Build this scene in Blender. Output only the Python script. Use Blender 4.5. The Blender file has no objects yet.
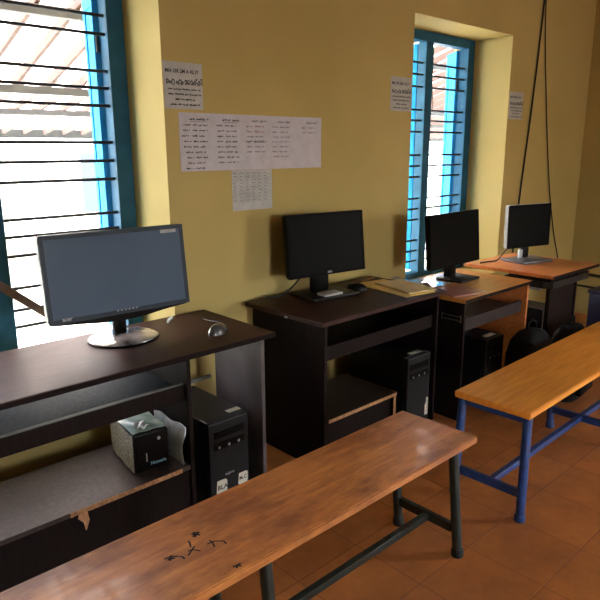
import bpy, bmesh, math, random
from mathutils import Vector, Matrix
import numpy as np

C = bpy.context.scene
COL = C.collection
random.seed(4)

# ------------------------------------------------------------------ camera
F = 620.0
EYE = Vector((0, 0, 1.5))
def _cam_rows(v1=(987., 145.), pv=(312., 2850.)):
    up = -np.array([pv[0]-300, -(pv[1]-300), -F]); up = up/np.linalg.norm(up)
    X = np.array([v1[0]-300, -(v1[1]-300), -F]); X = X-up*(X@up); X = X/np.linalg.norm(X)
    return X, np.cross(up, X), up
_X, _Y, _Z = _cam_rows()
cam_data = bpy.data.cameras.new('camera')
cam_data.sensor_width = 36; cam_data.lens = 36*F/600; cam_data.clip_start = .02; cam_data.clip_end = 300
cam = bpy.data.objects.new('camera', cam_data); COL.objects.link(cam)
cam.matrix_world = Matrix(((*_X, EYE.x), (*_Y, EYE.y), (*_Z, EYE.z), (0, 0, 0, 1)))
C.camera = cam

# ------------------------------------------------------------------ world, lights, exposure
w = bpy.data.worlds.new('sky'); C.world = w; w.use_nodes = True
nt = w.node_tree; nt.nodes.clear()
sky = nt.nodes.new('ShaderNodeTexSky'); sky.sky_type = 'NISHITA'; sky.sun_disc = False
sky.sun_elevation = math.radians(58); sky.sun_rotation = math.radians(200); sky.dust_density = 3; sky.air_density = 1
hs = nt.nodes.new('ShaderNodeHueSaturation'); hs.inputs['Saturation'].default_value = .45
bg = nt.nodes.new('ShaderNodeBackground'); bg.inputs[1].default_value = 6.2
wo = nt.nodes.new('ShaderNodeOutputWorld')
nt.links.new(sky.outputs[0], hs.inputs['Color']); nt.links.new(hs.outputs[0], bg.inputs[0]); nt.links.new(bg.outputs[0], wo.inputs[0])

def lamp(name, kind, energy, loc, target, size=None, size_y=None, color=(1, 1, 1), portal=False, angle=None):
    d = bpy.data.lights.new(name, kind); d.energy = energy; d.color = color
    if kind == 'AREA':
        d.shape = 'RECTANGLE'; d.size = size; d.size_y = size_y
        if portal: d.cycles.is_portal = True
    if angle: d.angle = angle
    o = bpy.data.objects.new(name, d); COL.objects.link(o); o.location = loc
    o.rotation_euler = (Vector(target)-Vector(loc)).to_track_quat('-Z', 'Y').to_euler()
    return o
lamp('sun', 'SUN', 18.0, (0, -10, 14), (1.2, 0, 0), color=(1, .99, .97), angle=.01)
lamp('daylight_window_left', 'AREA', 1, (.87, 2.9, 1.45), (.87, 0, 1.45), 1.2, 1.65, portal=True)
lamp('daylight_window_right', 'AREA', 1, (3.81, 2.9, 1.45), (3.81, 0, 1.45), 1.15, 1.65, portal=True)
# fill lamps added in unseen, assumed openings of the opposite and end walls
lamp('fill_opposite_wall', 'AREA', 52, (.6, -6.08, 1.55), (.6, 2, 1.2), 1.1, 1.4, color=(.84, .94, 1))
lamp('fill_end_wall', 'AREA', 39, (5.70, -2.25, 1.15), (1.6, 1.6, .9), 1.0, 2.0, color=(1, .90, .76))
C.view_settings.view_transform = 'Standard'; C.view_settings.look = 'None'
C.view_settings.gamma = 1; C.view_settings.use_curve_mapping = False
C.view_settings.exposure = 0.17

# ------------------------------------------------------------------ materials
def lin(r, g, b):
    f = lambda c: (c/255/12.92) if c <= 10 else ((c/255+.055)/1.055)**2.4
    return (f(r), f(g), f(b), 1)
def mat(name, col, rough=.6, col2=None, scale=8, stretch=(1, 1, 1), bump=0, metal=0, spec=.5, detail=6, lo=.35, hi=.65, coat=0):
    m = bpy.data.materials.new(name); m.use_nodes = True; n = m.node_tree; b = n.nodes['Principled BSDF']
    b.inputs['Roughness'].default_value = rough; b.inputs['Metallic'].default_value = metal
    b.inputs['Specular IOR Level'].default_value = spec; b.inputs['Coat Weight'].default_value = coat
    b.inputs['Base Color'].default_value = lin(*col)
    tc = n.nodes.new('ShaderNodeTexCoord'); mp = n.nodes.new('ShaderNodeMapping'); mp.inputs['Scale'].default_value = stretch
    nz = n.nodes.new('ShaderNodeTexNoise'); nz.inputs['Scale'].default_value = scale; nz.inputs['Detail'].default_value = detail
    n.links.new(tc.outputs['Object'], mp.inputs[0]); n.links.new(mp.outputs[0], nz.inputs['Vector'])
    if col2 is None: col2 = tuple(max(0, c*.88) for c in col)
    r = n.nodes.new('ShaderNodeValToRGB'); r.color_ramp.elements[0].position = lo; r.color_ramp.elements[1].position = hi
    r.color_ramp.elements[0].color = lin(*col2); r.color_ramp.elements[1].color = lin(*col)
    n.links.new(nz.outputs['Fac'], r.inputs[0]); n.links.new(r.outputs[0], b.inputs['Base Color'])
    if bump:
        bp = n.nodes.new('ShaderNodeBump'); bp.inputs['Strength'].default_value = bump; bp.inputs['Distance'].default_value = .004
        n.links.new(nz.outputs['Fac'], bp.inputs['Height']); n.links.new(bp.outputs[0], b.inputs['Normal'])
    return m
def wood(name, base, dark, rough=.4, grain=(2, 30, 30), stain=None, coat=0.0, spec=.5):
    m = mat(name, base, rough, dark, 2.2, grain, bump=.08, spec=spec, lo=.3, hi=.7, coat=coat)
    n = m.node_tree; b = n.nodes['Principled BSDF']
    if stain:
        tc = n.nodes.new('ShaderNodeTexCoord')
        mp = n.nodes.new('ShaderNodeMapping'); mp.inputs['Scale'].default_value = (1.2, 3, 3)
        s = n.nodes.new('ShaderNodeTexNoise'); s.inputs['Scale'].default_value = 2.6; s.inputs['Detail'].default_value = 9; s.inputs['Roughness'].default_value = .68
        rr = n.nodes.new('ShaderNodeValToRGB'); rr.color_ramp.elements[0].position = .46; rr.color_ramp.elements[1].position = .64
        rr.color_ramp.elements[0].color = (0, 0, 0, 1); rr.color_ramp.elements[1].color = (.8, .8, .8, 1)
        mx = n.nodes.new('ShaderNodeMixRGB'); mx.inputs[2].default_value = lin(*stain)
        src = b.inputs['Base Color'].links[0].from_socket
        n.links.new(tc.outputs['Object'], mp.inputs[0]); n.links.new(mp.outputs[0], s.inputs['Vector']); n.links.new(s.outputs['Fac'], rr.inputs[0])
        n.links.new(rr.outputs[0], mx.inputs[0]); n.links.new(src, mx.inputs[1]); n.links.new(mx.outputs[0], b.inputs['Base Color'])
    return m

M = dict(
    wall=mat('yellow_ochre_wall_paint', (187, 168, 108), .75, (175, 156, 96), 1.1, bump=.05, detail=8, spec=.2),
    reveal=mat('cream_yellow_reveal_paint', (232, 208, 150), .6, (224, 198, 136), 2.5, bump=.05, spec=.3),
    ceil=mat('whitewashed_ceiling', (150, 140, 122), .9, scale=3),
    outwall=mat('outer_wall_paint', (225, 215, 190), .8, (205, 195, 170), 2),
    blue_dark=mat('blue_enamel_frame', (36, 92, 122), .6, (30, 78, 106), 14, bump=.1, spec=.2),
    blue_light=mat('light_blue_shutter_paint', (48, 146, 200), .8, (34, 120, 176), 9, (6, 6, 1), bump=.15, spec=.1),
    bar=mat('dark_iron_bar', (46, 50, 54), .5, (30, 32, 36), 30, metal=.4),
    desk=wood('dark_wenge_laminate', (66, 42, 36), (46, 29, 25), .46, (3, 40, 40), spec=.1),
    desk_panel=wood('shade_darkened_wenge_panel', (30, 21, 20), (20, 14, 14), .6, (30, 30, 3), spec=.08),  # wenge darkened further, with the under-desk shade in the colour
    tray=mat('tray_painted_reflection', (44, 58, 68), .6, (36, 42, 50), 60, spec=.08),  # bluish cast is the window reflection put into the colour
    shelf=mat('worn_dark_shelf_laminate', (74, 60, 52), .5, (40, 32, 30), 55, lo=.3, hi=.8),
    chip=mat('raw_particle_board_edge', (196, 150, 108), .8, (150, 108, 74), 70),
    orange=wood('orange_brown_laminate', (214, 134, 76), (184, 108, 58), .3, (3, 22, 22), coat=.1),
    honey=wood('honey_brown_laminate', (222, 158, 84), (194, 130, 62), .28, (3, 22, 22), coat=.15),
    bench=wood('varnished_reddish_wood', (214, 144, 80), (182, 112, 60), .36, (2.2, 26, 26), stain=(124, 66, 38), coat=.1),
    bench2=wood('varnished_honey_wood', (244, 166, 66), (220, 138, 48), .36, (2.2, 22, 22), coat=.1),
    green=mat('dark_green_enamel_steel', (26, 38, 34), .4, (18, 26, 24), 30),
    blue=mat('royal_blue_enamel_steel', (24, 66, 132), .4, (18, 50, 104), 30),
    rubber=mat('black_rubber', (16, 16, 16), .7),
    black=mat('black_glossy_plastic', (10, 10, 11), .3, (8, 8, 9), 20, spec=.15),
    black_matt=mat('black_matt_plastic', (17, 17, 19), .5, (12, 12, 14), 40, spec=.3),
    case=mat('black_computer_steel', (15, 16, 19), .45, (11, 12, 14), 40, spec=.3),
    screen=mat('unlit_screen', (11, 13, 14), .45, (9, 11, 12), 6, spec=.04),
    silver=mat('silver_plastic', (178, 180, 184), .3, (160, 162, 168), 20, metal=.3),
    paper=mat('white_paper', (196, 194, 204), .85, (186, 184, 192), 20),
    paper_grey=mat('grey_white_paper', (186, 188, 186), .85, (172, 174, 172), 20),
    ink=mat('black_ink', (34, 32, 44), .8),
    ink_light=mat('faint_pencil_ink', (110, 104, 122), .8),
    ink_red=mat('red_ink', (150, 66, 84), .8),
    manila=mat('yellow_card_folder', (232, 204, 120), .7, (220, 188, 104), 12),
    manila2=mat('buff_card_folder', (232, 212, 160), .7, (220, 196, 142), 12),
    plastic=mat('clear_plastic_sleeve', (214, 218, 222), .12, (190, 196, 200), 10, coat=.5),
    pinkpaper=mat('pink_printed_cover', (196, 150, 140), .3, (176, 120, 120), 25),
    brownpaper=mat('brown_card', (112, 78, 48), .6),
    newspaper=mat('printed_grey_newsprint', (186, 190, 176), .85, (126, 134, 124), 90, (1, 1, 3), lo=.42, hi=.56),
    bag=mat('white_plastic_bag', (228, 236, 240), .3, (176, 188, 192), 18, bump=.6),
    teal=mat('pale_green_plastic_film', (160, 182, 172), .2, (120, 142, 134), 14, bump=.4),
    sticker=mat('white_sticker', (206, 204, 190), .6, (190, 186, 168), 20),
    cyan=mat('pale_blue_lettering', (140, 200, 220), .5),
    cord=mat('black_cable_rubber', (18, 16, 15), .5),
    stick=mat('grey_brown_wooden_stay', (112, 92, 84), .6, (92, 74, 68), 30),
    navy=mat('navy_blue_plastic', (20, 28, 62), .5),
    roof=None, tin=mat('grey_tin_gutter', (50, 55, 58), .6), rafter=mat('reddish_steel_rafter', (92, 72, 68), .8, (80, 62, 60), 9),
    yard=mat('pale_concrete_yard', (200, 200, 192), .9, (172, 178, 162), 1.2),
    house=mat('whitewashed_house_wall', (232, 234, 230), .9, (222, 222, 212), 1.5),
    houseblue=mat('grey_blue_house_shutter', (18, 34, 46), .7),
    pole=mat('pale_concrete_post', (128, 128, 114), .9),
    brass=mat('steel_bracket', (170, 168, 160), .3, metal=.8),
)
def roof_mat():
    m = bpy.data.materials.new('translucent_pale_roof_sheet'); m.use_nodes = True; n = m.node_tree; n.nodes.clear()
    d = n.nodes.new('ShaderNodeBsdfDiffuse'); t = n.nodes.new('ShaderNodeBsdfTranslucent'); mx = n.nodes.new('ShaderNodeMixShader')
    o = n.nodes.new('ShaderNodeOutputMaterial'); d.inputs[0].default_value = lin(215, 206, 200); t.inputs[0].default_value = lin(246, 226, 212)
    mx.inputs[0].default_value = .55
    n.links.new(d.outputs[0], mx.inputs[1]); n.links.new(t.outputs[0], mx.inputs[2]); n.links.new(mx.outputs[0], o.inputs[0])
    return m
M['roof'] = roof_mat()
def floor_mat():
    m = bpy.data.materials.new('terracotta_floor_tiles'); m.use_nodes = True; n = m.node_tree; b = n.nodes['Principled BSDF']
    tc = n.nodes.new('ShaderNodeTexCoord'); mp = n.nodes.new('ShaderNodeMapping')
    T = .305; mp.inputs['Location'].default_value = (-1.905/T+8, -.80/T+16, 0); mp.inputs['Scale'].default_value = (1/T, 1/T, 1)
    br = n.nodes.new('ShaderNodeTexBrick'); br.offset = 0; br.squash = 1
    br.inputs['Scale'].default_value = 1; br.inputs['Brick Width'].default_value = 1; br.inputs['Row Height'].default_value = 1
    br.inputs['Mortar Size'].default_value = .010; br.inputs['Mortar Smooth'].default_value = .6; br.inputs['Bias'].default_value = 0
    br.inputs['Color1'].default_value = lin(206, 134, 74); br.inputs['Color2'].default_value = lin(194, 124, 68); br.inputs['Mortar'].default_value = lin(152, 94, 56)
    nz = n.nodes.new('ShaderNodeTexNoise'); nz.inputs['Scale'].default_value = 5; nz.inputs['Detail'].default_value = 8; nz.inputs['Roughness'].default_value = .7
    rp = n.nodes.new('ShaderNodeValToRGB'); rp.color_ramp.elements[0].position = .3; rp.color_ramp.elements[1].position = .75
    rp.color_ramp.elements[0].color = (.62, .58, .56, 1); rp.color_ramp.elements[1].color = (1.12, 1.08, 1.0, 1)
    mx = n.nodes.new('ShaderNodeMixRGB'); mx.blend_type = 'MULTIPLY'; mx.inputs[0].default_value = 1
    L = n.links.new
    L(tc.outputs['Object'], mp.inputs[0]); L(mp.outputs[0], br.inputs['Vector']); L(tc.outputs['Object'], nz.inputs['Vector']); L(nz.outputs['Fac'], rp.inputs[0])
    L(br.outputs['Color'], mx.inputs[1]); L(rp.outputs[0], mx.inputs[2]); L(mx.outputs[0], b.inputs['Base Color'])
    bp = n.nodes.new('ShaderNodeBump'); bp.inputs['Strength'].default_value = .5; bp.inputs['Distance'].default_value = .003; bp.invert = True
    L(br.outputs['Fac'], bp.inputs['Height']); L(bp.outputs[0], b.inputs['Normal'])
    b.inputs['Roughness'].default_value = .42
    return m
M['floor'] = floor_mat()
M['bezel'] = mat('matt_black_bezel', (9, 9, 10), .5, (8, 8, 9), 20, spec=.04)
M['greyband'] = mat('worn_grey_edge_band', (112, 116, 112), .5)
M['reddish'] = mat('dark_red_brown_laminate', (34, 14, 11), .7)
M['greypanel'] = mat('panel_painted_window_light', (88, 80, 82), .45, (58, 52, 54), 5)  # window light on the panel's inner face is put into this colour

# ------------------------------------------------------------------ mesh helpers
class MB:
    def __init__(s): s.bm = bmesh.new()
    def box(s, x0, x1, y0, y1, z0, z1, bev=0, mtx=None):
        r = bmesh.ops.create_cube(s.bm, size=1); vs = r['verts']
        for v in vs: v.co = Vector((x0+(v.co.x+.5)*(x1-x0), y0+(v.co.y+.5)*(y1-y0), z0+(v.co.z+.5)*(z1-z0)))
        if bev:
            es = list({e for v in vs for e in v.link_edges})
            rb = bmesh.ops.bevel(s.bm, geom=es, offset=bev, segments=2, affect='EDGES', profile=.5)
            vs = list({v for v in rb['verts']} | {v for v in vs if v.is_valid})
        if mtx is not None:
            for v in vs: v.co = mtx @ v.co
        return s
    def tube(s, pts, r, n=8, cap=True):
        pts = [Vector(p) for p in pts]; rings = []
        rr = r if isinstance(r, (list, tuple)) else [r]*len(pts)
        ref = None
        for i, p in enumerate(pts):
            t = (pts[min(i+1, len(pts)-1)]-pts[max(i-1, 0)]).normalized()
            if ref is None:
                ref = t.cross(Vector((0, 0, 1))); ref = ref if ref.length > .05 else t.cross(Vector((1, 0, 0)))
            a = (ref - t*ref.dot(t)).normalized(); ref = a; b = t.cross(a)
            rings.append([s.bm.verts.new(p+(a*math.cos(2*math.pi*k/n)+b*math.sin(2*math.pi*k/n))*rr[i]) for k in range(n)])
        for i in range(len(rings)-1):
            for k in range(n):
                s.bm.faces.new((rings[i][k], rings[i][(k+1) % n], rings[i+1][(k+1) % n], rings[i+1][k]))
        if cap:
            s.bm.faces.new(rings[0][::-1]); s.bm.faces.new(rings[-1])
        return s
    def prism(s, outline, axis, a0, a1):
        # outline: 2-D points; axis 'x','y','z' is the extrusion direction
        def P(u, v, a): return {'x': (a, u, v), 'y': (u, a, v), 'z': (u, v, a)}[axis]
        A = [s.bm.verts.new(P(u, v, a0)) for u, v in outline]; B = [s.bm.verts.new(P(u, v, a1)) for u, v in outline]
        s.bm.faces.new(A[::-1]); s.bm.faces.new(B); k = len(A)
        for i in range(k): s.bm.faces.new((A[i], A[(i+1) % k], B[(i+1) % k], B[i]))
        return s
    def lathe(s, prof, n=32, sx=1, sy=1, at=(0, 0, 0)):
        rings = [[s.bm.verts.new((at[0]+r*sx*math.cos(2*math.pi*k/n), at[1]+r*sy*math.sin(2*math.pi*k/n), at[2]+z)) for k in range(n)] for r, z in prof]
        for i in range(len(rings)-1):
            for k in range(n): s.bm.faces.new((rings[i][k], rings[i][(k+1) % n], rings[i+1][(k+1) % n], rings[i+1][k]))
        s.bm.faces.new(rings[0][::-1]); s.bm.faces.new(rings[-1])
        return s
    def grid(s, f, nu, nv, th=.0012):
        # a thin sheet following f(u,v) with thickness th
        V = [[Vector(f(i/nu, j/nv)) for j in range(nv+1)] for i in range(nu+1)]
        top = []; bot = []
        for i in range(nu+1):
            top.append([]); bot.append([])
            for j in range(nv+1):
                du = V[min(i+1, nu)][j]-V[max(i-1, 0)][j]; dv = V[i][min(j+1, nv)]-V[i][max(j-1, 0)]
                nn = du.cross(dv).normalized()*th/2
                top[i].append(s.bm.verts.new(V[i][j]+nn)); bot[i].append(s.bm.verts.new(V[i][j]-nn))
        for i in range(nu):
            for j in range(nv):
                s.bm.faces.new((top[i][j], top[i+1][j], top[i+1][j+1], top[i][j+1]))
                s.bm.faces.new((bot[i][j], bot[i][j+1], bot[i+1][j+1], bot[i+1][j]))
        for i in range(nu):
            for j in (0, nv): s.bm.faces.new((top[i][j], bot[i][j], bot[i+1][j], top[i+1][j]))
        for j in range(nv):
            for i in (0, nu): s.bm.faces.new((top[i][j], top[i][j+1], bot[i][j+1], bot[i][j]))
        return s
    def build(s, name, m, parent=None, smooth=False, loc=None, rot=None):
        bmesh.ops.recalc_face_normals(s.bm, faces=s.bm.faces)
        me = bpy.data.meshes.new(name); s.bm.to_mesh(me); s.bm.free()
        me.materials.append(m)
        if smooth:
            for p in me.polygons: p.use_smooth = True
            me.set_sharp_from_angle(angle=math.radians(35))
        o = bpy.data.objects.new(name, me); COL.objects.link(o)
        if parent is not None: o.parent = parent
        if loc is not None: o.location = loc
        if rot is not None: o.rotation_euler = rot
        return o
def tag(o, label=None, cat=None, group=None, kind=None):
    for k, v in (('label', label), ('category', cat), ('group', group), ('kind', kind)):
        if v: o[k] = v
    return o
def empty(name, loc=(0, 0, 0), rz=0, **kw):
    o = bpy.data.objects.new(name, None); COL.objects.link(o); o.location = loc; o.rotation_euler = (0, 0, rz); o.empty_display_size = .1
    return tag(o, **kw)
def struct(mb, name, m): return tag(mb.build(name, m), kind='structure')
def text_into(mb, s, size, origin, ux, uz, bold=0, align='LEFT'):
    """lettering as flat mesh: origin + ux*x + uz*y"""
    cu = bpy.data.curves.new('t', 'FONT'); cu.body = s; cu.size = size; cu.align_x = align; cu.offset = bold; cu.resolution_u = 2
    ob = bpy.data.objects.new('t', cu); COL.objects.link(ob)
    dg = bpy.context.evaluated_depsgraph_get(); me = bpy.data.meshes.new_from_object(ob.evaluated_get(dg))
    O, U, V = Vector(origin), Vector(ux), Vector(uz)
    vs = [mb.bm.verts.new(O+U*v.co.x+V*v.co.y) for v in me.vertices]
    for p in me.polygons:
        try: mb.bm.faces.new([vs[i] for i in p.vertices])
        except ValueError: pass
    bpy.data.objects.remove(ob); bpy.data.curves.remove(cu); bpy.data.meshes.remove(me)
def ribbon(mb, pts, wd, P):
    """flat pen stroke through 2-D pts mapped by P"""
    for a, b in zip(pts[:-1], pts[1:]):
        a, b = Vector(a), Vector(b); d = b-a
        if d.length < 1e-6: continue
        nrm = Vector((-d.y, d.x)).normalized()*wd/2
        mb.bm.faces.new([mb.bm.verts.new(P(q)) for q in (a-nrm, b-nrm, b+nrm, a+nrm)])
def scrawl(mb, x0, x1, z, h, wd, P, rng, gap=.3):
    """a line of handwriting from x0 to x1"""
    x = x0
    while x < x1:
        wl = rng.uniform(1.5, 4)*h
        e = min(x+wl, x1)
        while x < e:
            st = h*rng.uniform(.45, .8)
            pts = [(x, z+h*rng.uniform(0, .4)), (x+st*.3, z+h*rng.uniform(.6, 1)), (x+st*.55, z+h*rng.uniform(0, .5)), (x+st*.9, z+h*rng.uniform(.2, .9))]
            ribbon(mb, pts, wd, P); x += st
        x += h*rng.uniform(.4, .4+gap*2)

# ------------------------------------------------------------------ room shell
YW, YF = 2.46, 2.95            # inner and outer face of the window wall
W1 = (.26, 1.483); W2 = (3.23, 4.392); ZS, ZT = .555, 2.29; XL, XR, YB, ZC = -3.6, 5.735, -6.2, 3.1
def with_openings(mb, x0, x1, y0, y1, z1, ops):
    xs = x0
    for a, b, s, t in ops:
        mb.box(xs, a, y0, y1, 0, z1)
        if s > 0: mb.box(a, b, y0, y1, 0, s)
        mb.box(a, b, y0, y1, t, z1); xs = b
    mb.box(xs, x1, y0, y1, 0, z1); return mb
struct(with_openings(MB(), XL-.3, XR+.3, YW, YF, ZC, [(W1[0], W1[1], ZS, ZT), (W2[0], W2[1], ZS, ZT)]), 'wall_front', M['wall'])
struct(with_openings(MB(), XL-.3, XR+.3, YB-.3, YB, ZC, [(0.0, 1.2, .85, 2.25)]), 'wall_back', M['wall'])
struct(MB().box(XL-.3, XL, YB, YW, 0, ZC), 'wall_left', M['wall'])
struct(MB().box(XR, XR+.3, YB, -2.8, 0, ZC).box(XR, XR+.3, -1.7, YW, 0, ZC).box(XR, XR+.3, -2.8, -1.7, 2.2, ZC), 'wall_right', M['wall'])
struct(MB().box(XL-.3, XR+.3, YB-.3, YF, -.15, 0), 'floor', M['floor'])
struct(MB().box(XL-.3, XR+.3, YB-.3, YF+.1, ZC, ZC+.2), 'ceiling', M['ceil'])

BARS = [2.085, 2.006, 1.925, 1.768, 1.696, 1.618, 1.455, 1.378, 1.300, 1.144, 1.068, .990, .835, .757, .680]
BARS1 = [2.235, 2.160, 2.085, 2.006, 1.848, 1.775, 1.698, 1.535, 1.452, 1.368, 1.210, 1.136, 1.053, .911, .813, .737]
def window(name, x0, x1, mx0, mx1, leaves, bars):
    r = empty(name, ((x0+x1)/2, 2.8, ZS)); r['kind'] = 'structure'
    ox, oy, oz = r.location
    def B(n, m, *b, bev=.003): return MB().box(b[0]-ox, b[1]-ox, b[2]-oy, b[3]-oy, b[4]-oz, b[5]-oz, bev).build(n, m, r)
    fw = .085
    B('frame_jamb', M['blue_dark'], x0+.002, x0+fw, 2.765, 2.845, ZS, ZT)
    B('frame_jamb', M['blue_dark'], x1-fw, x1-.002, 2.765, 2.845, ZS, ZT)
    B('frame_head', M['blue_dark'], x0+fw, x1-fw, 2.765, 2.845, ZT-.065, ZT-.001)
    B('frame_sill', M['blue_dark'], x0+fw, x1-fw, 2.765, 2.845, ZS+.001, ZS+.04)
    B('mullion', M['blue_dark'], mx0, mx1, 2.768, 2.842, ZS+.04, ZT-.065)
    for z in bars:
        MB().tube([(x0+fw-.01-ox, 2.795-oy, z-oz), (x1-fw+.01-ox, 2.795-oy, z-oz)], .0075, 8).build('bar', M['bar'], r, True)
        # flattened bar eye on the jamb
    for hx, ang, wd in leaves:
        mt = Matrix.Translation((hx-ox, 2.85-oy, 0)) @ Matrix.Rotation(math.radians(ang), 4, 'Z')
        lf = MB()
        z0, z1 = ZS+.045-oz, ZT-.07-oz
        st_ = .05; lf.box(0, .05, -.014, .014, z0, z1, .002, mt); lf.box(wd-.05, wd, -.014, .014, z0, z1, .002, mt)
        for a, b in ((z0, z0+.09), ((z0+z1)/2-.04, (z0+z1)/2+.04), (z1-.08, z1)): lf.box(.05, wd-.05, -.014, .014, a, b, .002, mt)
        n = 2
        for i in range(n):
            a = .05+(wd-.10)*i/n; lf.box(a+.001, a+(wd-.10)/n-.001, -.008, .008, z0+.05, z1-.05, 0, mt)
        s = lf.build('shutter', M['blue_light'], r)
        for zz in (z0+.25, z1-.25):
            MB().tube([(hx-ox, 2.85-oy, zz-.035), (hx-ox, 2.85-oy, zz+.035)], .009, 8).build('hinge', M['bar'], s, True)
    return r
window('window_1', W1[0], W1[1], .785, .868, [(W1[1]-.095, 75, .235), (.80, 100, .235)], BARS1)
window('window_2', W2[0], W2[1], 3.785, 3.868, [(W2[1]-.095, 52, .235), (3.80, 100, .235)], BARS)

# ------------------------------------------------------------------ outside
struct(MB().box(-30, 40, YF, 60, -.75, -.7), 'ground', M['yard'])
def shed_roof(y0, z0, y1, z1, x0r, x1r, purl, label):
    r = empty('lean_to_roof', (x0r, y0, z0), label=label, cat='roof')
    zr = lambda y: (z1-z0)*(y-y0)/(y1-y0)
    mb = MB(); N = int((x1r-x0r)*9)
    ring = []
    for i in range(N+1):
        xa = (x1r-x0r)*i/N; za = .02*math.sin(i*math.pi/2)
        ring.append([mb.bm.verts.new((xa, y, zr(y+y0)+za)) for y in (0, (y1-y0)/2, y1-y0)])
    for a, b in zip(ring[:-1], ring[1:]):
        for k in (0, 1): mb.bm.faces.new((a[k], b[k], b[k+1], a[k+1]))
    mb.build('roof_sheet', M['roof'], r)
    n = int((x1r-x0r)/.26)
    for i in range(n):
        x = .1+i*.26
        MB().prism([(.02, -.10), (y1-y0-.05, zr(y1-.05)-.10), (y1-y0-.05, zr(y1-.05)-.03), (.02, -.03)], 'x', x-.015, x+.015).build('rafter', M['rafter'], r)
    for y in purl: MB().box(0, x1r-x0r, y-y0-.03, y-y0+.03, zr(y)-.16, zr(y)-.10).build('purlin', M['tin'], r)
    for x in (1.5, 6.5, 11):
        if x < x1r-x0r: MB().tube([(x, y1-y0-.12, -.7-z0), (x, y1-y0-.12, zr(y1-.12)-.10)], .03, 10).build('post', M['pole'], r, True)
    return r
shed_roof(3.05, 2.78, 5.4, 2.08, -1.6, 12, (4.1, 5.32), 'nearer pale roof on reddish rafters, upper one seen through the windows')
r2 = shed_roof(5.9, 2.26, 8.6, 1.80, -1.2, 14, (7.2,), 'farther pale roof with a grey gutter, lower one seen through the left window')
MB().box(0, 15.2, 2.68, 2.76, -.60, -.485, .01).build('gutter', mat('dark_grey_gutter', (44, 50, 52), .8), r2)

h = empty('neighbouring_house', (5, 12, -.7), label='whitewashed house with grey-blue shuttered windows across the yard', cat='building')
MB().box(-13, 30, 0, 4, 0, 4.2).build('wall', M['house'], h)
MB().prism([(-.9, 4.0), (4.5, 6.0), (4.5, 6.12), (-.9, 4.12)], 'x', -13.5, 30.5).build('roof', M['rafter'], h)
for x in (-3.6, .3, 3.4, 6.5, 10, 14):
    f = MB().box(x, x+1.1, -.05, .02, 1.0, 2.15, .01).build('window', M['houseblue'], h)
    MB().box(x+.52, x+.58, -.07, -.05, 1.0, 2.15).build('mullion', M['tin'], f)
MB().box(-13, 30, -.6, 0, 0, .45).build('plinth', M['pole'], h)
tag(MB().tube([(3.05, 9.6, -.7), (3.0, 9.6, 3.0)], .05, 10).build('yard_post', M['pole'], smooth=True), 'slim pale post standing in the bright yard beyond the left window', 'post')
tag(MB().tube([(5.03, 3.6, 2.40), (5.02, 3.6, 2.1), (5.05, 3.6, 1.9), (5.04, 3.6, 1.83)], .007, 6).build('hanging_wire', M['cord'], smooth=True), 'short black wire hanging from the lean-to roof outside the right window', 'wire')

# ------------------------------------------------------------------ papers on the wall
def sheet(name, x0, x1, z0, z1, m, skew=0, **kw):
    r = MB()
    pts = [(x0, z0), (x1, z0+skew), (x1, z1+skew), (x0, z1)]
    o = MB().prism([(u-x0, v-z0) for u, v in pts], 'y', -.0014, 0).build(name, m, loc=(x0, YW-.0008, z0)); return tag(o, **kw)
def on_wall(o):
    lx, ly, lz = o.location
    return lambda q: (q[0]-lx, -.0022, q[1]-lz)
big = sheet('wall_chart', 1.553, 2.443, 1.404, 1.662, M['paper'], skew=0, label='long white chart of handwritten lists taped to the wall between the windows', cat='paper')
rng = random.Random(7)
P = on_wall(big)
cols = [(1.566, 1.705, 9, 'ink', .0019), (1.752, 1.885, 8, 'ink', .0016), (1.925, 2.055, 6, 'ink_light', .0015), (2.092, 2.215, 7, 'ink_light', .0015), (2.29, 2.405, 2, 'ink_light', .0015)]
for ci, (a, b, nr, im, wd) in enumerate(cols):
    mb = MB(); red = MB()
    scrawl(mb, a+.04, b, 1.628, .013, .0022, P, rng, .2)
    if ci < 2: ribbon(mb, [(a+.045, 1.623), (b-.005, 1.624)], .0014, P)
    for i in range(nr):
        z = 1.628-.024*(i+1); ind = rng.uniform(0, .012)+(.015 if i > 4 and ci == 0 else 0)
        scrawl(mb, a+ind, a+.035+ind, z, .010, wd, P, rng, .1)
        scrawl(red if (ci == 2 and i < 2) else mb, a+.05+ind, b-rng.uniform(0, .02), z, .010, wd, P, rng)
    if ci == 2:
        for dx in (.015, .055, .075, .09): scrawl(mb, a+dx, a+dx+.016, 1.528, .02, .0022, P, rng)
    hw = mb.build('handwriting', M[im], big)
    if ci == 2: red.build('red_handwriting', M['ink_red'], hw)
    else: red.bm.free()
sm = sheet('timetable_sheet', 1.836, 2.089, 1.206, 1.4025, M['paper_grey'], label='smaller white ruled sheet taped under the long handwritten chart', cat='paper')
P = on_wall(sm); k = MB()
for i in range(9):
    z = 1.385-.0165*i
    for c in range(6): scrawl(k, 1.845+c*.038, 1.845+c*.038+rng.uniform(.012, .03), z, .0075, .001, P, rng)
    ribbon(k, [(1.842, z-.004), (2.08, z-.004)], .0007, P)
k.build('faint_writing', M['ink_light'], sm)
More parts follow.
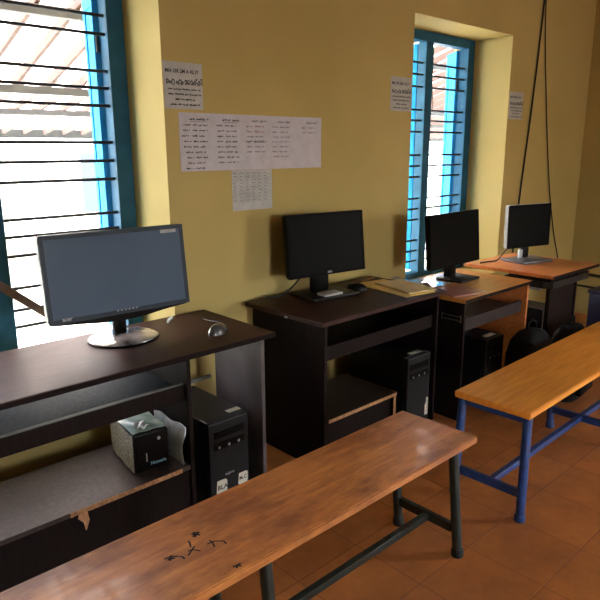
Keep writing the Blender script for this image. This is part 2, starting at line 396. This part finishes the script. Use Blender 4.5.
def notice(x0, z0, w_, h_, label):
    o = sheet('printed_notice', x0, x0+w_, z0, z0+h_, M['paper_grey'], label=label, cat='notice', group='printed notices beside the windows')
    k = MB(); lx, ly, lz = o.location
    O = lambda u, v: (u, -.0022, v)
    text_into(k, 'MIA SSR 2M A 42.17', .0205, O(.008, h_-.045), (.98, 0, 0), (0, 0, 1.05), .0005)
    text_into(k, 'ഐ ഏം ടോക്കി', .0225, O(.010, h_-.092), (1, 0, 0), (0, 0, 1.5), .0008)
    Pn = lambda q: (q[0], -.0022, q[1])
    for i, (a, b) in enumerate(((.02, .185), (.02, .185), (.055, .155), (.03, .18))):
        scrawl(k, a*w_/.2, b*w_/.2, h_-.118-.0215*i, .0105, .0024, Pn, rng, .1)
    k.build('print', M['ink'], o); return o
notice(1.487, 1.676, .2, .196, 'white printed notice on the wall just right of the left window')
notice(3.022, 1.722, .2, .196, 'white printed notice on the wall just left of the right window')
notice(4.402, 1.712, .2, .196, 'white printed notice between the right window and the hanging black wires')

# ------------------------------------------------------------------ benches
def bench(name, x0, x1, y0, y1, H, skew, top_m, leg_m, legx, inset, foot_m, label, rz=0):
    r = empty(name, (x1, y0, 0) if False else (x0, y0, 0), rz, label=label, cat='bench')
    L, D = x1-x0, y1-y0
    mb = MB().prism([(0, 0), (L, 0), (L+skew, D), (0, D)], 'z', H-.03, H)
    bmesh.ops.bevel(mb.bm, geom=list(mb.bm.edges), offset=.004, segments=2, affect='EDGES')
    mb.build('seat', top_m, r)
    (t0, g0), (t1, g1), gx = inset
    yl = (g0+(t0-g0)*.33, g1+(t1-g1)*.33)
    for lx in legx:
        x = lx-x0
        dx = gx if lx == legx[0 if gx < 0 else -1] else 0
        for g, t in ((g0, t0), (g1, t1)):
            y = g
            lg = MB().tube([(x+dx, g, .015), (x, t, H-.0305)], .019, 12).build('leg', leg_m, r, True)
            MB().lathe([(.021, 0), (.0235, .004), (.023, .026), (.0195, .034)], 14, at=(x+dx, y, 0)).build('foot', foot_m, lg, True)
        MB().box(x+dx*.67-.011, x+dx*.67+.011, yl[0]+.016, yl[1]-.016, .090, .126, .003).build('cross_bar', leg_m, r)
        MB().box(x-.013, x+.013, t0+.016, t1-.016, H-.058, H-.031, .002).build('top_cross_rail', leg_m, r)
    MB().box(min(legx)-x0+.0125+min(0, gx)*.67, max(legx)-x0-.0125, (g0+g1)/2-.013, (g0+g1)/2+.013, .094, .122, .003).build('stretcher', leg_m, r)
    return r
b1 = bench('wooden_bench', -.12, 1.955, 1.123, 1.468, .445, -.015, M['bench'], M['green'], (-.02, .93, 1.832), ((.024, -.018), (.30, .262), 0), M['rubber'], 'stained reddish-brown wooden bench with dark green steel legs in front of the nearest desk')
b2 = bench('wooden_bench', 2.256, 4.16, 1.068, 1.42, .46, .0, M['bench2'], M['blue'], (2.284, 3.17, 4.08), ((.022, -.012), (.325, .300), -.07), M['blue'], 'honey-coloured wooden bench with royal blue steel legs', math.radians(1.0))
rg = random.Random(3)
Pb = lambda q: (q[0]+.12, q[1]-1.123, .4456)
def blot(cx, cy, r_, n=7):
    k = MB()
    for _ in range(n):
        a = rg.uniform(0, 6.28); ribbon(k, [(cx, cy), (cx+r_*math.cos(a), cy+r_*math.sin(a))], r_*.5, Pb)
    k.build('ink_mark', M['ink'], b1)
blot(.833, 1.334, .013, 10); blot(.836, 1.147, .012, 5); blot(.725, 1.291, .011, 4)
for strokes in (((.80, 1.322, .79, 1.295), (.775, 1.285, .80, 1.262), (.80, 1.29, .765, 1.268)), ((.83, 1.275, .865, 1.262), (.845, 1.285, .838, 1.25), (.865, 1.262, .87, 1.24)), ((.71, 1.30, .745, 1.283), (.745, 1.28, .75, 1.262))):
    k = MB()
    for a, b, c, d in strokes: ribbon(k, [(a, b), ((a+c)/2+.004, (b+d)/2+.004), (c, d)], .005, Pb)
    k.build('ink_mark', M['ink'], b1)

# ------------------------------------------------------------------ desks
def desk(name, x, y, W, D, H, **kw):
    r = empty(name, (x, y, 0), kw.get('rz', 0), label=kw['label'], cat='desk', group='computer desks along the window wall')
    tm, pm, em = kw['top'], kw['panel'], kw['edge']
    t = MB().box(0, W, 0, D, H-.022, H, .003).build('desktop', tm, r)
    MB().box(.002, W-.002, -.0035, -.0002, H-.021, H-.002, .001).build('edge_band', em, t)
    def panel(n, a, b, y0, y1, z0, z1, m=pm): return MB().box(a, b, y0, y1, z0, z1, .0015).build(n, m, r)
    zt = H-.0225
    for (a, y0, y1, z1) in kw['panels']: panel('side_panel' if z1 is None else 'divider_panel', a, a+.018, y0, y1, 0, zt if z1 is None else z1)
    if 'tray' in kw:
        a, b, y0, y1, z = kw['tray']
        tr = MB().box(a, b, y0+.0165, y1, z, z+.016, .001).build('keyboard_tray', kw.get('traym', M['tray']), r)
        MB().box(a, b, y0, y0+.015, z-.028, z+.038, .001).build('tray_lip', kw.get('lip', pm), tr)
        MB().box(a, b, y0-.001, y0+.016, z+.0382, z+.042, .001).build('lip_edge_band', kw.get('band', M['greyband']), tr)
    if 'shelf' in kw:
        a, b, y0, y1, z = kw['shelf']
        panel('shelf', a, b, y0, y1, z-.018, z, M['shelf'])
    if 'kick' in kw:
        a, b, y0, z1 = kw['kick']; panel('kick_panel', a, b, y0, y0+.015, 0.002, z1)
    if 'rail' in kw:
        a, b, y0, z0 = kw['rail']; panel('back_rail', a, b, y0, y0+.015, z0, z0+kw.get('rail_h', .06), M['greyband'] if 'rail_h' in kw else pm)
    return r
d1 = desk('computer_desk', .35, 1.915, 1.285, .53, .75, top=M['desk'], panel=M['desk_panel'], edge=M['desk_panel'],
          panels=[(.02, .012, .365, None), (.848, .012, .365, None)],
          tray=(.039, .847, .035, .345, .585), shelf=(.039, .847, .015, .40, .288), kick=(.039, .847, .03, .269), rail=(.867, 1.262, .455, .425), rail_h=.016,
          label='nearest dark brown computer desk, below the left window, with a battery backup on its shelf')
# chipped laminate on the front edge of its shelf
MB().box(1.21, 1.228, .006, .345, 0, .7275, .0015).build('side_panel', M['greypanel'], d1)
ob = MB(); pts = [(.36, .270), (.40, .274), (.43, .270), (.60, .271), (.808, .270), (.808, .288), (.36, .288)]
ob.prism([(u, v) for u, v in pts], 'y', .0125, .0145); ob.build('chipped_edge', M['chip'], d1)
MB().prism([(.395, .268), (.425, .262), (.43, .225), (.415, .19), (.408, .225), (.39, .245)], 'y', .0280, .0296).build('paint_chip', M['chip'], d1)
d2 = desk('computer_desk', 1.868, 1.873, .967, .55, .75, top=M['desk'], panel=M['desk_panel'], edge=M['desk'],
          panels=[(.032, .012, .53, None), (.897, .012, .50, None), (.53, .002, .40, .2515)],
          tray=(.051, .896, .035, .42, .575), shelf=(.051, .552, .002, .37, .27), kick=(.051, .53, .02, .251), traym=M['black_matt'], band=M['desk_panel'], rail=(.051, .896, .48, .5),
          label='dark brown computer desk between the two windows with card folders on its right end')
MB().box(.051, .553, -.002, .0015, .253, .2695).build('raw_shelf_edge', M['chip'], d2)
MB().box(.5525, .5555, .0015, .37, .2535, .2705).build('raw_shelf_side_edge', M['chip'], d2)
MB().box(.531, .547, -.002, .0015, 0, .2525).build('raw_divider_edge', M['chip'], d2)
MB().box(-.003, -.0002, .225, .245, .729, .738, .001).build('edge_glint', M['brass'], d2)  # metal block added to imitate a glint of light on the edge
d3 = desk('computer_desk', 2.845, 1.762, .745, .53, .71, top=M['honey'], panel=M['desk_panel'], edge=M['desk_panel'],
          panels=[(.015, .012, .50, None)], tray=(.036, .70, .04, .40, .54), lip=M['reddish'], band=M['reddish'], traym=M['black_matt'], rail=(.036, .70, .48, .5),
          label='honey-topped low computer desk standing in front of the right window')
MB().box(.712, .73, .012, .50, 0, .6875, .0015).build('side_panel', M['orange'], d3)
br = MB()
br.tube([(-.001, .03, .575), (-.004, .03, .615), (-.004, .045, .607), (-.004, .135, .607), (-.004, .15, .615), (-.004, .15, .575), (-.004, .135, .585), (-.004, .045, .585), (-.001, .03, .575)], .0028, 6)
br.build('pull_handle', M['brass'], d3, True, loc=(.014, 0, 0))
d4 = desk('computer_desk', 3.602, 1.64, .64, .62, .75, top=M['orange'], panel=M['desk_panel'], edge=M['desk_panel'],
          panels=[(.035, .03, .055, None), (.385, .03, .055, None)], label='farthest computer desk, orange-brown top, past the right window', rz=math.radians(-1.0))
MB().box(.0535, .3845, .04, .055, 0, .7275, .0015).build('front_panel', M['desk_panel'], d4)
MB().box(.035, .40, .52, .535, 0, .44, .0015).build('back_panel', M['desk_panel'], d4)
MB().box(.0535, .3845, .0555, .5195, .10, .118, .001).build('shelf', M['desk_panel'], d4)
tr = MB().prism([(.0, .06), (.03, .012), (.52, .012), (.565, .03), (.58, .08), (.56, .2), (.5, .3), (.42, .34), (.03, .34), (0, .3)], 'z', .665, .705)
tr.build('keyboard_tray', M['black_matt'], d4)
MB().box(.0, .03, .08, .30, .648, .6645, .002).build('slide_rail', M['silver'], d4)

# ------------------------------------------------------------------ monitors
def monitor(x, y, z, yaw, W_, Hh, zc, tilt, base, label, scr=None, side=None, bez=None, arc=0, shift=(0, 0)):
    r = empty('monitor', (x, y, z), yaw, label=label, cat='monitor', group='monitors on the computer desks')
    mt = Matrix.Translation((shift[0], shift[1], zc-z)) @ Matrix.Rotation(-tilt, 4, 'X')
    w2, h2 = W_/2, Hh/2
    out = [(-w2+.008, h2), (w2-.008, h2), (w2, h2-.008), (w2, -h2+.012+arc*.4), (w2-.012, -h2+arc*.3)]
    if arc: out += [(w2*.6, -h2+arc*.02-.0), (w2*.3, -h2-arc*.35), (0, -h2-arc*.5), (-w2*.3, -h2-arc*.35), (-w2*.6, -h2)]
    out += [(-w2+.012, -h2+arc*.3), (-w2, -h2+.012+arc*.4), (-w2, h2-.008)]
    hb = MB().prism([(u, v) for u, v in out], 'y', -.018, .014)
    bmesh.ops.bevel(hb.bm, geom=[e for e in hb.bm.edges], offset=.003, segments=2, affect='EDGES')
    hb.box(-w2*.55, w2*.55, .014, .045, -h2*.5, h2*.55, .012)
    for v in hb.bm.verts: v.co = mt @ v.co
    hs_ = hb.build('housing', side or M['black'], r, True)
    bz = .018; cb = .012 if arc else .001
    # bezel frame and screen
    fr = MB()
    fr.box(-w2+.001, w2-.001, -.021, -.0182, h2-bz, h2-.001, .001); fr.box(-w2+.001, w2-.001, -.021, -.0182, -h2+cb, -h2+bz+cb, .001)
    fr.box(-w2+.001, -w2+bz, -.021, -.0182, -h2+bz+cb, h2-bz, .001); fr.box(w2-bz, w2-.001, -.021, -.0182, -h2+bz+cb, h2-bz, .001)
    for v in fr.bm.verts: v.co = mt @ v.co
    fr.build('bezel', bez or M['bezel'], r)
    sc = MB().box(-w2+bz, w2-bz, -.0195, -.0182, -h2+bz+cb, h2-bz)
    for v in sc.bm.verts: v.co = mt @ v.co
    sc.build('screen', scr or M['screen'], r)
    return r, mt, w2, h2
# 1: big one with round glossy foot
m1, mt, w2, h2 = monitor(1.113, 2.285, .75, math.radians(-3.0), .59, .345, 1.027, math.radians(6), None,
    'large black widescreen monitor on a round glossy foot in front of the left window', bez=mat('glare_tinted_bezel', (54, 64, 76), .4, spec=.2), scr=mat('screen_with_painted_glare', (76, 94, 116), .4, (71, 89, 110), 3, spec=.2), arc=.03, shift=(0, -.03))  # glare haze is painted into the screen and bezel colours
MB().lathe([(.135, 0), (.14, .004), (.138, .010), (.125, .016), (.06, .021), (.03, .022)], 48, sy=.92).build('foot', mat('grey_glossy_monitor_foot', (176, 170, 170), .15, (60, 56, 58), 9, coat=.6), m1, True, loc=(.012, -.01, 0))
MB().lathe([(.141, 0), (.1435, .004), (.1405, .0075)], 48, sy=.92).build('foot_rim', M['black'], m1, True, loc=(.012, -.01, 0))
mb = MB().box(-.02, .035, .0, .03, .018, .22, .008); mb.build('neck', M['black'], m1, True)
k = MB()
for a, b in ((-.245, -.215),): text_into(k, 'acer', .022, mt @ Vector((a, -.0218, -h2+.022)), (1, 0, 0), mt.to_3x3() @ Vector((0, 0, 1)), .0003)
k.build('brand_lettering', M['silver'], m1)
k = MB(); k.box(w2-.105, w2-.035, -.0222, -.0214, h2-.032, h2-.018)
for v in k.bm.verts: v.co = mt @ v.co
k.build('sticker', M['silver'], m1)
k = MB(); 
for i in range(6): k.box(-.03+i*.016, -.023+i*.016, -.0222, -.0214, -h2+.026, -h2+.030)
for v in k.bm.verts: v.co = mt @ v.co
k.build('button', M['silver'], m1)
def flat_base(r, cx, cy, W_, D_, m, neck, nm, neck_h):
    b = MB().box(cx-W_/2, cx+W_/2, cy-D_/2, cy+D_/2, 0, .016, .006).build('foot', m, r, True)
    MB().box(neck[0], neck[1], neck[2], neck[3], .015, neck_h, .005).build('neck', nm, r, True)
m2, mt2, _, _ = monitor(2.30, 2.30, .75, math.radians(-6.7), .51, .325, 1.018, math.radians(6), None,
    'black monitor on a square black foot, on the desk between the windows', shift=(0, -.02))
flat_base(m2, -.02, -.045, .30, .22, M['black_matt'], (-.075, .035, -.01, .02), M['black'], .22)
k = MB(); text_into(k, 'DELL', .014, mt2 @ Vector((-.01, -.0218, -.152)), (1, 0, 0), (0, 0, 1), .0003); k.build('brand_lettering', M['silver'], m2)
m3, mt3, _, _ = monitor(3.288, 2.15, .71, math.radians(2.5), .57, .328, .957, math.radians(5), None,
    'black monitor on the honey-topped desk, partly hiding the right window')
flat_base(m3, .0, -.05, .22, .18, M['black_matt'], (-.05, .05, -.005, .025), M['black'], .22)
m4, mt4, _, _ = monitor(4.03, 2.05, .75, math.radians(-14), .41, .292, .985, math.radians(1.5), None,
    'small black monitor with silver sides on the farthest desk', side=mat('matt_grey_monitor_side', (150, 152, 156), .5))
flat_base(m4, -.03, -.04, .29, .21, mat('grey_plastic_foot', (96, 99, 106), .35), (-.03, .03, -.005, .02), M['black'], .2)
MB().box(-.075, -.045, -.02, 0, .017, .075, .004).build('neck_highlight', M['silver'], m4)  # silver block added for the light falling on the neck

# ------------------------------------------------------------------ computer cases
def tower(x, y, W_, D_, H_, rz, label, lab=True):
    r = empty('computer_tower', (x, y, 0), rz, label=label, cat='computer', group='black computer towers under the desks')
    MB().box(0, W_, .012, D_, .012, H_, .004).build('case', M['case'], r)
    fp = MB().box(.001, W_-.001, -.012, .0118, .014, H_-.002, .006).build('front_panel', M['black_matt'], r)
    for i in range(2): MB().box(.025, W_-.025, -.0145, -.0122, H_-.075-i*.05, H_-.04-i*.05, .002).build('drive_bay', M['black'], fp)
    for fx in (.02, W_-.05):
        for fy in (.04, D_-.07): MB().box(fx, fx+.03, fy, fy+.03, 0, .0118).build('foot', M['rubber'], r)
    for i in range(3): MB().lathe([(.005, 0), (.006, .003)], 12).build('button', M['silver'], fp, loc=(.05+i*.05, -.012, H_-.115), rot=(math.pi/2, 0, 0))
    return r, fp
t1, fp = tower(1.300, 1.962, .205, .40, .418, 0, 'black computer tower with two white stickers under the nearest desk')
MB().box(.135, .20, .03, .06, .4182, .4188).build('top_sticker', M['sticker'], t1)
MB().box(.004, .006, .0, .05, .4182, .4188).build('edge_highlight', M['silver'], t1)  # silver strip drawn as the highlight along the top edge
def sticker(x0, z0, w_, h_, txt, parent, nm='sticker'):
    s = MB().prism([(x0, z0+h_*.15), (x0+w_*.12, z0+h_*.05), (x0+w_*.2, z0), (x0+w_*.9, z0), (x0+w_, z0+h_*.3), (x0+w_, z0+h_*.9), (x0+w_*.8, z0+h_), (x0+w_*.1, z0+h_)], 'y', -.0128, -.0122).build(nm, M['sticker'], parent)
    k = MB(); text_into(k, txt, h_*.42, (x0+w_*.1, -.0134, z0+h_*.42), (1, 0, 0), (0, 0, 1), .0006); k.build('marker_lettering', M['ink'], s)
sticker(.028, .080, .056, .072, 'BLA', fp); sticker(.142, .092, .052, .056, 'M.C', fp)
k = MB(); text_into(k, 'wipro', .02, (.075, -.0125, .165), (1, 0, 0), (0, 0, 1), .0002); k.build('brand_lettering', M['silver'], fp)
t2, fp = tower(2.535, 1.905, .205, .40, .418, 0, 'black computer tower under the desk between the windows')
MB().box(.07, .165, .02, .05, .4182, .4188).build('top_sticker', M['sticker'], t2)
s = MB().prism([(.168, .05), (.198, .05), (.196, .10), (.199, .145), (.18, .155), (.178, .12), (.168, .11)], 'y', -.0128, -.0122).build('sticker', M['sticker'], fp)
k = MB()
for z in (.065, .085, .105, .125): ribbon(k, [(.182, z), (.194, z+.008)], .004, lambda q: (q[0], -.0132, q[1]))
k.build('marker_lettering', M['ink'], s)
t3, fp = tower(3.12, 1.79, .20, .40, .42, 0, 'black computer tower under the honey-topped desk')
MB().box(.06, .16, .02, .055, .4202, .4208).build('top_sticker', M['sticker'], t3)
t4, fp = tower(4.03, 1.90, .20, .40, .42, 0, 'black computer tower under the farthest desk')

# ------------------------------------------------------------------ battery backup with its covers
u = empty('battery_backup', (1.004, 2.015, .2883), math.radians(-6), label='small black battery backup box with printed paper stuck to its side, on the desk shelf', cat='battery backup')
MB().box(0, .142, 0, .24, 0, .155, .006).build('case', M['black_matt'], u, True)
MB().box(.004, .138, -.004, -.0002, .004, .151, .003).build('front_panel', M['black'], u)
k = MB(); text_into(k, 'Numeric', .018, (.062, -.0046, .022), (1, 0, 0), (0, 0, 1), .0008); k.build('brand_lettering', M['cyan'], u)
MB().lathe([(.006, 0), (.007, .003)], 12).build('power_button', M['silver'], u, loc=(.1, -.004, .125), rot=(math.pi/2, 0, 0))
MB().box(.045, .049, -.0052, -.004, .04, .075).build('indicator', M['silver'], u)
def side(a, b):
    return (-.004-.002*math.sin(a*9)*b-.002*(1-b)*math.sin(a*5), .002+a*.23, max(.004, .158*b+.004*math.sin(a*14)*(1-b)+.01*(a)*(1-b)))
MB().grid(side, 12, 8, .0015).build('paper_cover', M['newspaper'], u, True)
MB().grid(lambda a, b: (.002+.136*a, .01+.22*b, .1585+.004*abs(math.sin(a*7+b*5))), 10, 12, .0012).build('plastic_film', M['teal'], u, True)
MB().grid(lambda a, b: (.03+.05*a, .03+.06*b, .168+.008*math.sin(a*9)*math.cos(b*8)), 8, 8, .001).build('crumpled_scrap', M['bag'], u, True)
def bagf(a, b):
    return (.003*math.sin(b*6+a*3)+.004*(b), a*.24+.02*math.sin(b*5), .162*b+.006*math.sin(a*10)*b)
bg_ = MB().grid(lambda a, b: bagf(a, b), 12, 10, .002)
bg_.grid(lambda a, b: (bagf(a, b)[0]+.003+.006*math.sin(math.pi*b)*math.sin(math.pi*min(1, a+.1)), bagf(a, b)[1], bagf(a, b)[2]), 12, 10, .002)
tag(bg_.build('plastic_bag', M['bag'], None, True, loc=(1.1785, 1.95, .2895), rot=(0, 0, math.radians(0))), 'crumpled white plastic bag standing upright beside the battery backup on the shelf', 'bag')

# ------------------------------------------------------------------ mice
def mouse(x, y, z, rz, m, cable, label):
    r = empty('computer_mouse', (x, y, z), rz, label=label, cat='computer mouse', group='mice on the desks')
    mb = MB(); bmesh.ops.create_uvsphere(mb.bm, u_segments=24, v_segments=14, radius=1)
    for v in mb.bm.verts:
        c = v.co; c.x *= .035; c.y *= .060; c.z = max(0, c.z)*(.040-.006*c.y/.060) if c.z > 0 else 0
    bmesh.ops.remove_doubles(mb.bm, verts=mb.bm.verts, dist=.0003)
    mb.build('shell', m, r, True, loc=(0, 0, .0005))
    MB().tube([(0, .030, .030), (0, .048, .024)], .005, 10).build('wheel', M['rubber'], r, True)
    MB().tube(cable, .003, 6).build('cable', M['cord'], r, True)
    return r
mouse(1.452, 2.075, .75, math.radians(-62), mat('dark_grey_mouse_shell', (74, 74, 78), .25, (60, 60, 64), 20, coat=.3),
      [(0, .058, .008), (.0, .08, .004), (-.03, .12, .003), (-.07, .14, .003), (-.12, .15, .003), (-.155, .17, .003)], 'dark grey computer mouse with a silver glint on the nearest desk')
mouse(2.478, 2.215, .75, math.radians(30), M['black_matt'], [(0, .058, .008), (0, .075, .004), (.03, .09, .003), (.05, .10, .003)], 'black computer mouse beside the square monitor foot')

# ------------------------------------------------------------------ papers and folders
def card(name, x, y, z, W_, D_, T_, rz, m, label, cat, group=None):
    return tag(MB().box(-W_/2, W_/2, -D_/2, D_/2, 0, T_, min(.0008, T_*.3)).build(name, m, None, False, (x, y, z), (0, 0, rz)), label, cat, group)
card('card_folder', 2.665, 2.105, .7502, .22, .41, .004, math.radians(-8), M['manila'], 'yellow card folder lying flat beneath the buff one on the folder-strewn desk', 'folder', 'card folders on the desk')
f2 = card('card_folder', 2.72, 2.07, .7545, .19, .31, .007, math.radians(-14), M['manila2'], 'buff card folder stacked on top of the yellow one', 'folder', 'card folders on the desk')
card('notebook', 2.72, 2.365, .7502, .15, .05, .006, math.radians(10), M['brownpaper'], 'small brown booklet at the back of the desk between the windows', 'booklet')
card('white_label_box', 2.245, 2.19, .767, .12, .065, .012, math.radians(-6), M['paper_grey'], 'small white box on the square monitor foot', 'box')
def sleeve(a, b): return (-.145+.29*a, -.11+.22*b, .004+.040*max(0, min(1, (.40-a)/.22))+.003*math.sin(a*8+b*3)**2)
tag(MB().grid(sleeve, 16, 10, .0012).build('plastic_sleeve', M['plastic'], None, True, (2.985, 2.16, .711), (0, 0, 0)), 'shiny clear plastic sleeve lying across the step between two desktops by the right window', 'plastic sleeve')
card('magazine', 3.0, 1.90, .7105, .25, .19, .005, math.radians(-15), M['pinkpaper'], 'pinkish printed magazine at the front left corner of the honey-topped desk', 'magazine')

# ------------------------------------------------------------------ cables, cords, stay
def cable(name, pts, r_, label, cat='cable', m=None):
    return tag(MB().tube(pts, r_, 8).build(name, m or M['cord'], smooth=True), label, cat)
def smooth_pts(p, n=8):
    p = [Vector(q) for q in p]; out = []
    q = [p[0]]+p+[p[-1]]
    for i in range(1, len(q)-2):
        for k in range(n):
            t = k/n; a, b, c, d = q[i-1], q[i], q[i+1], q[i+2]
            out.append(.5*((2*b)+(c-a)*t+(2*a-5*b+4*c-d)*t*t+(3*b-a-3*c+d)*t**3))
    out.append(p[-1]); return out
cable('hanging_wire', smooth_pts([(4.79, 2.445, 3.099), (4.79, 2.447, 2.58), (4.74, 2.449, 1.9), (4.66, 2.45, 1.2), (4.6, 2.45, .6), (4.58, 2.45, .3), (4.55, 2.44, .01)]), .0065,
      'thick black wire hanging down the wall to behind the farthest monitor', 'wire')
cable('hanging_wire', smooth_pts([(4.815, 2.45, 3.099), (4.83, 2.45, 2.5), (4.98, 2.452, 1.8), (5.14, 2.45, 1.2), (5.3, 2.453, .8), (5.45, 2.453, .5), (5.48, 2.45, .2), (5.48, 2.43, .012)]), .0045,
      'thin black wire slanting right down the wall past the farthest desk', 'wire')
cable('monitor_cable', smooth_pts([(2.30, 2.345, .93), (2.22, 2.36, .86), (2.14, 2.36, .80), (2.06, 2.37, .757), (1.99, 2.40, .757)]), .0045, 'black cable running from behind the monitor to the left back edge of its desk')
cable('monitor_cable', smooth_pts([(3.98, 2.115, .88), (3.92, 2.15, .80), (3.84, 2.15, .757), (3.74, 2.16, .757), (3.66, 2.17, .757)]), .005, 'black cable trailing left of the farthest monitor across its desk')
cable('monitor_cable', [Vector((1.375, 2.345, .757)), Vector((1.395, 2.37, .758)), Vector((1.43, 2.40, .757))], .006, 'short white cable end lying behind the large widescreen monitor', m=M['bag'])
cable('power_cable', [Vector((5.718, 2.44, .375)), Vector((5.717, 2.2, .372)), Vector((5.718, 1.0, .372))], .014, 'upper of two black cables clipped along the end wall right of the farthest desk')
cable('power_cable', [Vector((5.723, 2.44, .262)), Vector((5.722, 2.2, .258)), Vector((5.723, 1.0, .258))], .010, 'lower of two black cables clipped along the end wall right of the farthest desk')
cable('power_cable', smooth_pts([(4.15, 2.36, .5), (4.3, 2.3, .3), (4.6, 2.2, .1), (4.9, 2.1, .008)]), .007, 'black cable dropping from the farthest desk to the floor at the right')
tag(MB().box(-.30, .30, -.013, .013, -.018, .018, .003).build('window_stay', M['stick'], None, False, (.822, 2.7548, .938), (0, math.radians(40.6), 0)),
    'grey-brown wooden stay leaning across the left window behind the large monitor', 'window stay')
def bag(x, y, rz, W_, D_, H_, label):
    r = empty('cloth_bag', (x, y, 0), rz, label=label, cat='bag', group='black bags in front of the far desks')
    mb = MB(); n = 22
    prof = [(.80, 0), (.96, .04), (1.0, .15), (.98, .45), (.92, .7), (.78, .86), (.5, .96), (.12, 1.0)]
    rings = []
    for rr, zz in prof:
        rings.append([])
        for k in range(n):
            a = 2*math.pi*k/n; c, s_ = math.cos(a), math.sin(a)
            e = lambda v: math.copysign(abs(v)**.6, v)
            wob = 1+.03*math.sin(3*a+zz*9)
            rings[-1].append(mb.bm.verts.new((e(c)*W_/2*rr*wob, e(s_)*D_/2*rr*wob, zz*H_)))
    for i in range(len(rings)-1):
        for k in range(n): mb.bm.faces.new((rings[i][k], rings[i][(k+1) % n], rings[i+1][(k+1) % n], rings[i+1][k]))
    mb.bm.faces.new(rings[0][::-1]); mb.bm.faces.new(rings[-1])
    mb.build('body', M['cloth'], r, True)
    MB().box(-W_*.34, W_*.34, -D_/2-.028, -D_*.44, .05, H_*.5, .012).build('pocket', M['cloth'], r, True)
    MB().tube([(-.04, 0, H_*.985), (-.035, 0, H_+.03), (0, 0, H_+.045), (.035, 0, H_+.03), (.04, 0, H_*.985)], .006, 8).build('handle', M['cloth'], r, True)
    return r
M['cloth'] = mat('black_cloth', (14, 14, 18), .8, (9, 9, 12), 40, spec=.2)
bag(3.30, 1.60, math.radians(-8), .32, .20, .50, 'black cloth bag standing in front of the honey-topped desk')
bag(3.68, 1.535, math.radians(6), .34, .20, .47, 'black cloth bag standing in front of the farthest desk')
st = empty('storage_box', (4.86, 1.66, 0), 0, label='navy blue plastic box at the right edge of the photo beyond the blue-legged bench', cat='box')
MB().box(0, .32, 0, .26, 0, .40, .012).build('body', M['navy'], st, True)
MB().box(-.01, .33, -.01, .27, .4005, .425, .008).build('lid', M['navy'], st, True)
